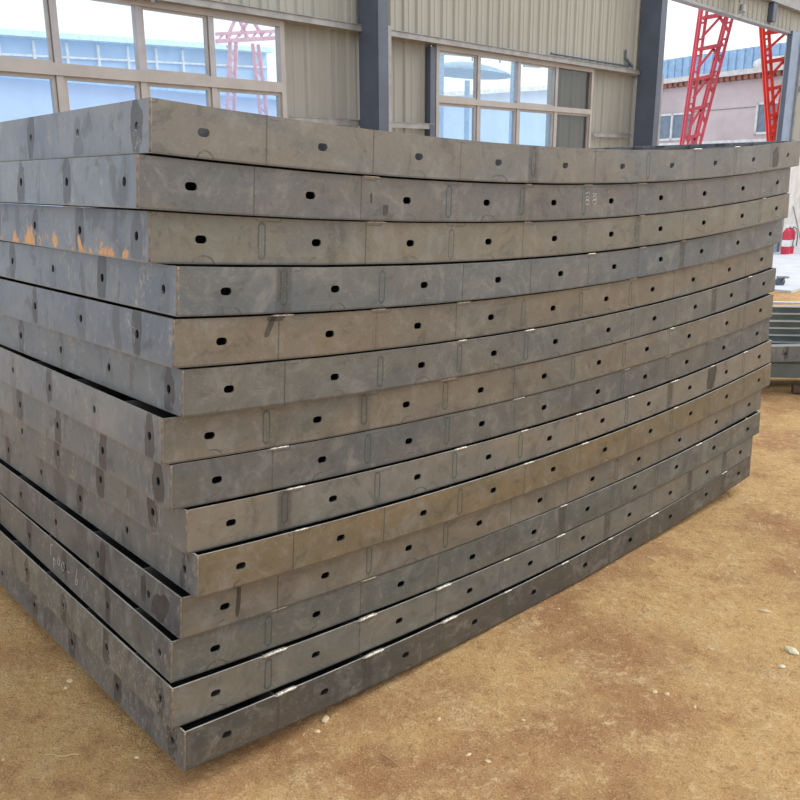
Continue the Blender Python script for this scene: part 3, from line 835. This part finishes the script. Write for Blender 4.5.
# steel tones: curved side, straight end (bluish sky reflection painted in), rust, label
TONES = [((128, 122, 112), (128, 130, 138), 1, 'topmost steel formwork panel, open above, light showing through its slots'),
         ((118, 113, 106), (130, 133, 140), 1, 'second steel formwork panel from the top, small chalk figures on its curved side'),
         ((128, 122, 108), (122, 124, 130), 0.0, 'third steel formwork panel from the top, orange rust on its left end'),
         ((112, 114, 112), (120, 124, 132), 1, 'fourth steel formwork panel from the top, bluish grey and jutting right at the corner'),
         ((128, 118, 102), (118, 122, 132), 1, 'fifth steel formwork panel from the top, brownish side with a dark drip near the corner'),
         ((116, 114, 106), (116, 120, 127), 1, 'sixth steel formwork panel from the top, directly above the one with the open dark gap'),
         ((126, 118, 104), (132, 133, 138), 1, 'seventh steel formwork panel from the top, its left end jutting out below a dark gap'),
         ((111, 109, 103), (122, 124, 128), 1, 'eighth steel formwork panel from the top, plain dark grey-brown side'),
         ((136, 128, 114), (118, 120, 124), 1, 'ninth steel formwork panel from the top, pale side with a dark smear far right'),
         ((130, 116, 90), (112, 115, 120), 1, 'tenth steel formwork panel from the top, yellowish brown curved side'),
         ((126, 119, 106), (108, 110, 116), 1, 'eleventh steel formwork panel from the top, big dark stains on its left end'),
         ((109, 109, 101), (108, 110, 112), 1, 'third steel formwork panel from the bottom, greenish side, chalk writing on its left end'),
         ((124, 120, 109), (122, 120, 116), 2, 'second steel formwork panel from the bottom, thick bright welds on its top edge'),
         ((98, 91, 80), (112, 112, 114), 2, 'bottom steel formwork panel with dark brown side, resting on the earth')]
GRP = 'curved steel formwork panels in the stack'
rng = random.Random(11)
heavy = {12: .95, 13: .8, 8: .85, 9: .55, 3: .3, 5: .25, 0: .3, 6: .35}
prev = None
panels = []
for i, (x, y, z, yaw, tilt) in enumerate(V):
    fc, ec, rust, label = TONES[i]
    t = thing('formwork_panel', label, 'formwork panel', (x, y, z + CAM_H))
    Rm = Matrix.Rotation(PI / 2 - yaw, 4, 'Z') @ Matrix.Rotation(-tilt, 4, 'Y')
    t.rotation_euler = Rm.to_euler(); t['group'] = GRP
    panels.append(t)
    kf, ke = 0.90, 0.95
    o = link('curved_side_plate', me_front, None, t); o.color = g(fc[0] - 3, fc[1], fc[2] + 5, kf)
    o = link('curved_side_plate', me_back, None, t); o.color = g(*fc, kf)
    c = g(*ec, ke); o = link('end_plate', me_ends if i in (4, 8, 10) else me_endl, None, t); o.color = c[:3] + (rust,)
    o = link('end_plate', me_endr, None, t); o.color = c[:3] + (1,)
    link('skin_sheet', me_skin, None, t)
    for me in me_ribs: link('cross_rib', me, None, t)
    for me in me_long: link('long_rib', me, None, t)
    link('corner_weld', me_corner, None, t)
    p = heavy.get(i, .45)
    for k in range(1, 10):
        if i in (12, 13) and k > 5 and rng.random() < .3: continue
        if i in (12, 13) or rng.random() < p:
            big = (i == 12 and k <= 3) or (i == 13 and k <= 3)
            me = beads[5 + rng.randrange(3)] if big else beads[rng.randrange(5)]
            u = A0 + S * k + .018 + rng.uniform(-.012, .02)
            q = arcP(u, HP + (.003 if big else .0018), 0)
            b = link('weld_bead', me, None, t); b.location = q
            b.rotation_euler = (0, -(u - L / 2) / RAD, 0)
            if not big: sc = rng.uniform(.7, 1.05); b.scale = (sc, .9, .9)

# chalk writing
def strokes(parent, name, polys, place, r=.0009):
    m = MB()
    for pl in polys: m.tube([place(a, b) for a, b in pl], r, 5)
    return m.build(name, M_chalk, parent)
def circ(cx, cy, rx, ry, n=12, a0=0, a1=2 * PI): return [(cx + rx * math.cos(a0 + (a1 - a0) * k / n), cy + ry * math.sin(a0 + (a1 - a0) * k / n)) for k in range(n + 1)]
# left end of the twelfth panel; seen from outside, reading runs towards the near corner (decreasing local Y)
def onend(a, b): return arcP(-.0004, b, a)
wr = [[(1.098, .100), (1.098, .060)], [(1.094, .100), (1.075, .104)], [(1.072, .060), (1.072, .022)], [(1.072, .058), (1.058, .052), (1.058, .040), (1.070, .036)],
      circ(1.025, .062, .010, .014), circ(.985, .058, .012, .016), [(.945, .055), (.925, .055)],
      [(.858, .095), (.872, .056)], circ(.866, .046, .008, .010)]
wr = [[(a - .20, b) for a, b in p] for p in wr]
strokes(panels[11], 'chalk_mark', wr, onend)
def onfront(a, b): return arcP(a, b, -.0004)
u0 = A0 + S * 5.0 + .02
strokes(panels[1], 'chalk_mark', [circ(u0, .058, .012, .008), circ(u0, .074, .010, .006), [(u0 - .014, .09), (u0 + .012, .094), (u0 + .012, .084)],
                                 circ(u0 + .045, .058, .012, .008), circ(u0 + .045, .074, .012, .007), [(u0 + .032, .088), (u0 + .058, .088), (u0 + .058, .098)]], onfront, .0012)
M_stain = simple('dark_oil_stain', (0.060, 0.057, 0.052, 1), 0.5, 0.2, 0.25, 30)
M_stain2 = simple('dark_blue_grey_oil_stain', (0.060, 0.062, 0.070, 1), 0.45, 0.3, 0.2, 30)
def stain(pi, cu, cv, hu, hv, seed, place, shear=0.0, mat=None, name='oil_stain'):
    n = 36; outer = []
    for k in range(n):
        a = 2 * PI * k / n; ca, sa = math.cos(a), math.sin(a)
        q = 1 / (abs(ca) ** 3 + abs(sa) ** 3) ** (1 / 3)
        r = q * (1 + .30 * noise.noise(Vector((ca * 1.6, sa * 1.6, seed))) + .10 * noise.noise(Vector((ca * 6, sa * 6, seed))))
        vv = min(HP - .001, max(.001, cv + hv * r * sa)); outer.append((cu + hu * r * ca + shear * (vv - cv), vv))
    vs = []; fs = []
    for d in (-.0004, -.0001):
        for j in range(1, 4): vs += [place(cu + (u - cu) * j / 3, cv + (v - cv) * j / 3, d) for u, v in outer]
        vs.append(place(cu, cv, d))
    o = 0
    for j in range(2):
        for k in range(n): fs.append((j * n + k, j * n + (k + 1) % n, (j + 1) * n + (k + 1) % n, (j + 1) * n + k))
    for k in range(n): fs.append((k, 3 * n, (k + 1) % n))
    m1 = 3 * n + 1
    for k in range(n): fs.append((2 * n + k, 2 * n + (k + 1) % n, m1 + 2 * n + (k + 1) % n, m1 + 2 * n + k))
    me = mesh_of(name, vs, fs); bm = bmesh.new(); bm.from_mesh(me); bmesh.ops.recalc_face_normals(bm, faces=bm.faces); bm.to_mesh(me); bm.free()
    return link(name, me, mat or M_stain, panels[pi])
pf = lambda a, b, d: arcP(a, b, d)
pe = lambda a, b, d: arcP(d, b, a)
stain(4, .283, .093, .010, .030, 1, pf, .45); stain(4, .300, .112, .028, .007, 2, pf)
stain(8, 2.800, .070, .042, .055, 3, pf, .15)
stain(0, 3.170, .056, .030, .048, 4, pf)
stain(10, .177, .066, .0075, .048, 5, pf, .05); stain(10, .177, .112, .020, .006, 6, pf)
stain(1, .755, .032, .010, .016, 7, pf); stain(1, .700, .062, .004, .014, 8, pf)
stain(10, .118, .046, .042, .044, 9, pe, -.45, M_stain2); stain(10, .222, .070, .016, .044, 16, pe, 0, M_stain2); stain(10, .505, .060, .022, .054, 10, pe, -.1, M_stain2)

# ------------------------------------------------------------------ things on the ground at the right
M_galv = simple('galvanised_channel', (0.48, 0.52, 0.53, 1), 0.35, 0.5, 0.12, 6)
M_dkgreen = simple('dark_grey_green_channel_web', (0.13, 0.16, 0.155, 1), 0.45, 0.3, 0.15, 6)
ORD = ['topmost', 'second', 'third', 'fourth', 'fifth', 'lowest']
for i in range(6):
    z = .665 - .058 * (i + 1)
    dx = [0, .04, -.03, .02, .05, -.02][i]
    t = thing('steel_channel', '%s long galvanised channel in the pile behind the panel stack' % ORD[i], 'steel channel', (2.75 + dx, 6.62, z), math.radians(-7), 'galvanised channels in the pile at the right')
    m = MB(); m.box((0, .03, .004), (4.5, .036, .052)); m.build('channel_web', M_dkgreen, t)
    m = MB(); m.box((0, -.04, .050), (4.5, .036, .056)); m.build('upper_flange', M_galv, t)
    m = MB(); m.box((0, -.04, -.001), (4.5, .03, .004)); m.build('lower_flange', M_galv, t)
def board(name, label, loc, rz, ln, h, mat, holes=True, tilt=0):
    t = thing(name, label, 'steel plate', loc, rz)
    me = plate_mesh('perforated_plate', [.2 + .22 * k for k in range(int((ln - .3) / .22))] if holes else [], (.011, .011), 0, ln, h, lambda u, v, w: Vector((u, w, v)), .006, .5)
    me.materials.append(mat); me.materials.append(M_cut_hilite); link('plate', me, None, t).color = (0.17, 0.17, 0.175, 1)
    m = MB(); m.box((0, .006, 0), (ln, .10, .006)); m.build('foot_flange', mat, t)
    m = MB(); m.box((0, .006, h - .006), (ln, .10, h)); m.build('head_flange', mat, t)
    if tilt: t.rotation_euler = (0, tilt, rz)
    return t
board('steel_plate', 'grey perforated steel plate with a row of bolt holes beside the stack', (2.60, 6.36, .250), math.radians(-6), 4.2, .12, M_end, True, math.radians(-2.0))
board('steel_plate', 'dark grey-green steel plate lying lowest under the channel pile', (2.62, 6.44, .115), math.radians(-6), 4.2, .115, M_dkgreen, False)
for i, (x, lb) in enumerate(((2.72, 'timber bearer under the channel pile close to the stack'), (4.6, 'timber bearer under the far end of the channel pile'))):
    m = MB(); m.box((x, 6.28 - .12 * i, 0), (x + .12, 6.95, .09)); tag(m.build('timber_bearer', simple('dark_timber', (0.10, 0.075, 0.05, 1), .9)), lb, 'timber')
    m = MB(); m.box((2.75, 6.58, .09), (4.9, 6.9, .312)); 
tag(m.build('packing_block', M_dkgreen), 'dark steel packing block carrying the channel pile', 'block')
m = MB(); m.bar((3.12, 6.36, .035), (3.75, 6.25, .05), .05, .06); tag(m.build('scrap_bar', simple('rusty_scrap', (0.10, 0.06, 0.045, 1), .8)), 'short rusty scrap bar on the earth in front of the channels', 'bar')
m = MB(); m.tube([(2.9, 6.50, .705), (3.4, 6.58, .682), (4.0, 6.6, .680)], .008, 8); tag(m.build('steel_rod', M_galv), 'thin bent rod lying on top of the channel pile', 'rod')
cw_ = thing('caster_wheel', 'small black caster lying on the floor right of the stack', 'caster', (6.02, 13.05, 0))
m = MB(); m.tube([(-.02, -.03, .08), (-.02, .03, .08)], .07, 16); m.build('wheel', M_column, cw_)
m = MB(); m.box((-.06, -.05, .14), (.10, .05, .165)); m.bar((.0, -.045, .08), (.03, -.045, .15), .03, .012); m.bar((.0, .045, .08), (.03, .045, .15), .03, .012); m.build('bracket', M_girt, cw_)

# red extinguishers, broom and pole against the whitewashed wall
M_er = simple('extinguisher_red', (0.62, 0.03, 0.07, 1), .35)
for i, (s, lb) in enumerate(((19.42, 'red fire extinguisher standing against the white wall, left of the pair'), (19.66, 'red fire extinguisher nearer the broom, right of the pair'))):
    t = thing('fire_extinguisher', lb, 'fire extinguisher', W(s, 0, .42))
    m = MB(); m.tube([(0, 0, .0), (0, 0, .03), (0, 0, .5), (0, 0, .56), (0, 0, .60)], [.085, .095, .095, .06, .03], 16); m.build('cylinder', M_er, t, True)
    m = MB(); m.tube([(0, 0, .20), (0, 0, .34)], .0965, 16, False); m.build('label_band', M_white2, t)
    m = MB(); m.tube([(0, 0, .60), (0, 0, .65)], .025, 8); m.box((-.08, -.015, .65), (.06, .015, .67)); m.build('valve', M_white2, t)
    m = MB(); m.tube([(0, 0, .63), (.09, -.05, .58), (.12, -.07, .4), (.11, -.08, .2)], .012, 6); m.build('hose', M_column, t)
br_ = thing('broom', 'straw broom leaning upside down on the white wall', 'broom', W(21.15, 0, .5))
o = -Vector(br_.location)
m = MB(); m.tube([W(21.15, 0.01, .5) + o, W(21.4, 1.0, .08) + o], .018, 8); m.build('broom_handle', simple('pale_wood', (.62, .56, .46, 1), .7), br_)
m = MB()
rr_ = random.Random(3)
for k in range(60):
    a = rr_.uniform(-.16, .2); m.bar(W(21.4, .95, .09) + o, W(21.42 + a * 1.3, 1.0 + rr_.uniform(.3, .62), .06 + rr_.uniform(0, .05)) + o, .008, .008)
m.build('bristles', simple('straw', (.42, .30, .15, 1), .9), br_)
pl = thing('thin_pole', 'thin grey pole leaning beside the extinguishers', 'pole', W(20.95, 0, .3))
m = MB(); m.tube([(0, 0, .01), W(20.7, .9, .05) - Vector(pl.location)], .015, 8); m.build('pole_shaft', M_girt, pl)

# ------------------------------------------------------------------ crumbs on the earth
def clod(seed, r, flat=.55):
    rg = random.Random(seed)
    bm = bmesh.new(); bmesh.ops.create_icosphere(bm, subdivisions=2, radius=r)
    for v in bm.verts:
        k = 1 + .35 * noise.noise(v.co * (1.4 / r) + Vector((seed * 3.7, 0, 0)))
        v.co = Vector((v.co.x * k * 1.25, v.co.y * k, v.co.z * k * flat))
    me = bpy.data.meshes.new('clod'); bm.to_mesh(me); bm.free(); return me
M_pale = simple('pale_dry_clod', (0.66, 0.50, 0.30, 1), .95, 0, .15, 40)
M_chip = simple('whitish_stone', (0.66, 0.60, 0.42, 1), .85, 0, .12, 40)
M_straw = simple('dry_straw', (0.58, 0.42, 0.20, 1), .9)
def on_ground(x, y, h=0.0): return (x, y, ground_z(x, y) + h)
def pebble(x, y, r, label, seed, name='pebble', mt=None, sc=(1, 1, 1), rz=0):
    o = link(name, clod(seed, r), mt or M_pale); o.location = on_ground(x, y, r * .3); o.scale = sc; o.rotation_euler = (0, 0, rz)
    tag(o, label, 'pebble'); return o
pebble(-.242, 2.272, .011, 'upright whitish flake on the earth in front of the bottom panel', 1, sc=(.9, 1.7, 1))
pebble(-.262, 2.215, .008, 'small pale crumb just below the whitish flake', 2)
pebble(1.412, 2.646, .016, 'broken whitish stone at the right edge of the picture', 3, mt=M_chip, sc=(.9, 1.7, 1.1), rz=.4)
pebble(1.331, 2.545, .010, 'angular pale chip below the broken whitish stone', 4, mt=M_chip)
pebble(.846, 2.408, .008, 'left pebble of a pale pair in the lower right', 5)
pebble(.883, 2.397, .008, 'right pebble of a pale pair in the lower right', 6)
pebble(-1.133, 2.484, .010, 'tan pebble left of the stack, upper of two', 7)
pebble(-1.131, 2.443, .007, 'tiny white pebble left of the stack, lower of two', 8, mt=M_chip)
pebble(-.784, 2.095, .006, 'white crumb near the stack corner', 9, mt=M_chip)
pebble(1.442, 2.941, .011, 'elongated pale clod right of the stack', 10, sc=(1.8, .8, 1), rz=-.4)
m = MB(); a, b = Vector(on_ground(-.062, 2.105, .006)), Vector(on_ground(-.015, 2.055, .006)); m.tube([a, (a + b) / 2 + Vector((.003, 0, .003)), b], .0028, 6)
tag(m.build('twig', simple('brown_twig', (.28, .16, .07, 1), .9)), 'short brown twig on the earth in the lower middle', 'twig')
m = MB(); m.tube([on_ground(-1.06 + .02 * i, 2.10 + .006 * math.sin(i * 1.8), .004) for i in range(6)], .0022, 5)
tag(m.build('straw', M_straw), 'curled pale straw on the earth at the lower left', 'straw')
rg = random.Random(5)
protos = [clod(100 + i, .0055) for i in range(5)]
for p in protos: p.materials.append(M_pale)
n = 0
while n < 150:
    x, y = rg.uniform(-1.6, 3.2), rg.uniform(1.7, 5.2)
    # keep clear of the stack footprint
    t = Vector((x + .63, y - 1.90, 0)); e = t.dot(Vector((math.sin(.83), math.cos(.83), 0))); w = t.dot(Vector((-math.cos(.83), math.sin(.83), 0)))
    if e > -.08 and w > -.05: continue
    o = bpy.data.objects.new('clod', protos[n % 5]); COL.objects.link(o)
    s_ = rg.choice((.35, .5, .6, .8, 1.0))
    o.location = on_ground(x, y, .001); o.scale = (s_ * rg.uniform(.8, 1.8), s_, s_); o.rotation_euler = (0, 0, rg.uniform(0, 6))
    tag(o, 'tiny pale crumb of dry earth scattered on the floor', 'clod', 'pale crumbs scattered over the earth floor'); n += 1
